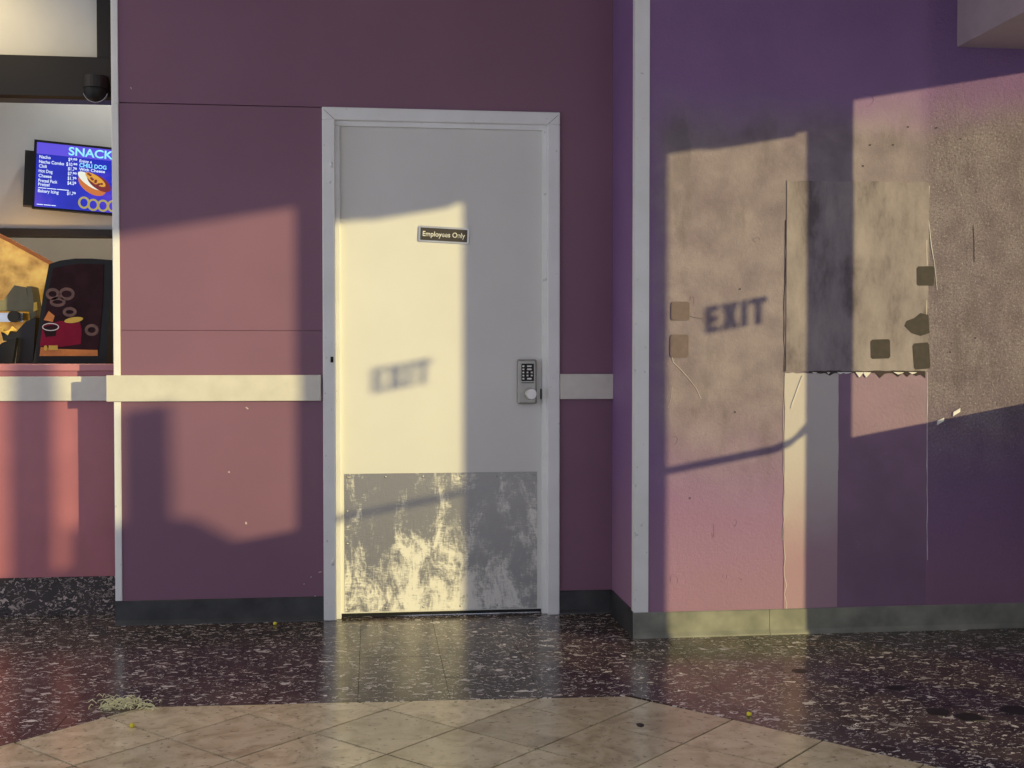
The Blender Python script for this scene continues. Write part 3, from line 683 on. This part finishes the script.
bm = bmesh.new(); k0 = N(17, 317); cyl(bm, (k0[0], NY-.06, k0[1]), (k0[0], NY-.015, k0[1]), .026, 16); link('knob', bm, 'black', nw)
poly('front_panel', 'black', [(nx, CT), (N(20,361)[0], CT), N(24,338), N(10,343), N(0,352), (nx, N(0,352)[1])], 1, NY-.12, NY-.08, nw)
poly('side_panel', 'black_matt', [(N(20,361)[0], CT), (N(37,361)[0], CT), N(40,318), N(30,322), N(20,333), N(5,330), N(8,341), N(23,339)], 1, NY-.07, NY+.06, nw)
poly('price_tag', 'yellow_print', [N(34.5,312), N(38.5,310), N(38,302), N(35,303)], 1, NY-.02, NY-.01, nw)
lamp = bpy.data.lights.new('warmer_lamp', 'POINT'); lamp.energy = 3; lamp.color = (1,.62,.2); lamp.shadow_soft_size = .04
lo = bpy.data.objects.new('warmer_lamp', lamp); col.objects.link(lo); lo.location = (N(10,270)[0], NY+.3, N(10,270)[1]); lo.parent = nw; lo.matrix_parent_inverse = Matrix.Translation(-nw.location)
for k, (px, py, word) in enumerate(((1.5, 333, 'leftmost'), (7, 330.5, 'second from left'), (12.5, 332.5, 'third from left'), (18, 329.5, 'rightmost'))):
    x, z = N(px, py); r = .022; a = (.3, 1.2, .7, 1.7)[k]
    tri = [(x+r*math.cos(a+i*2.09), z+r*.65*math.sin(a+i*2.09)) for i in range(3)]
    tag(poly('nacho_chip', 'nacho', tri, 1, NY-.10+.006*k, NY-.096+.006*k), word + ' yellow nacho chip in the amber warmer', 'chip', 'nacho chips in the warmer')
# unseen ceiling lamps added to brighten the snack bar and its fascia
def unseen_downlight(x, y, z, e, c, label):
    d = tag(empty('unseen_downlight', (x, y, z)), label, 'light')
    bm = bmesh.new(); cyl(bm, (x, y, z-.02), (x, y, z), .075, 24); link('housing', bm, 'trim', d)
    bm = bmesh.new(); cyl(bm, (x, y, z-.024), (x, y, z-.0205), .06, 24); link('lens', bm, 'warm_lamp', d)
    L = bpy.data.lights.new('bulb', 'SPOT'); L.energy = e; L.color = c; L.spot_size = math.radians(150); L.spot_blend = .8; L.shadow_soft_size = .06
    o = bpy.data.objects.new('bulb', L); col.objects.link(o); o.location = (x, y, z-.04); o.parent = d; o.matrix_parent_inverse = Matrix.Translation(-d.location)
unseen_downlight(-1.25, .80, CEIL, 24, (1,.93,.8), 'unseen ceiling lamp added over the snack counter to brighten the bulkhead')
unseen_downlight(-1.75, 1.7, CEIL, 25, (1,.85,.62), 'unseen ceiling lamp added to light the back of the snack bar')
unseen_downlight(-1.75, -.10, CEIL, 26, (1,.76,.36), 'unseen ceiling lamp for the yellow glow on the white fascia')

# ================================================================== SMALL THINGS ON THE FLOOR
bm = bmesh.new()
for k in range(170):
    c = on_floor(random.gauss(124, 14), random.gauss(705.5, 3)); a = random.uniform(0, math.pi); L = random.uniform(.006, .02); z = random.uniform(.002, .011)
    tube(bm, [(c.x-math.cos(a)*L, c.y-math.sin(a)*L, z), (c.x, c.y, z+random.uniform(0,.008)), (c.x+math.cos(a)*L, c.y+math.sin(a)*L, max(.0015, z+random.uniform(-.01,.004)))], .0015, 4)
tag(link('straw_litter', bm, 'straw'), 'pale straw litter scattered at the edge of the pale tiles', 'litter', kind='stuff')
def kernel(px, py, label):
    c = on_floor(px, py); bm = bmesh.new(); bmesh.ops.create_icosphere(bm, subdivisions=2, radius=.008, matrix=Matrix.Translation((c.x, c.y, .006)))
    for v in bm.verts:
        v.co += Vector((random.uniform(-1,1), random.uniform(-1,1), random.uniform(-1,1)))*.0012
        v.co.z = max(.0006, v.co.z)
    tag(link('popcorn_kernel', bm, 'kernel', smooth=True), label, 'kernel', 'yellow kernels on the floor')
kernel(132, 727.5, 'yellow kernel on the pale tiles near the straw litter'); kernel(275, 625, 'yellow kernel by the black baseboard left of the door'); kernel(749, 716, 'yellow kernel on dark tiles right of the pale field')
def stain(px, py, w, h):
    c = on_floor(px, py); bm = bmesh.new()
    prism(bm, [(c.x+w*math.cos(t)*random.uniform(.8,1.1), c.y+h*math.sin(t)*random.uniform(.8,1.1)) for t in (2*math.pi*k/14 for k in range(14))], 2, -.002, .0011); link('gum_stain', bm, 'stain', floor)
for a in ((896,688,.035,.03), (938,712,.04,.045), (970,717,.045,.05), (800,671,.03,.03), (640,725,.012,.02), (1015,710,.05,.05)): stain(*a)
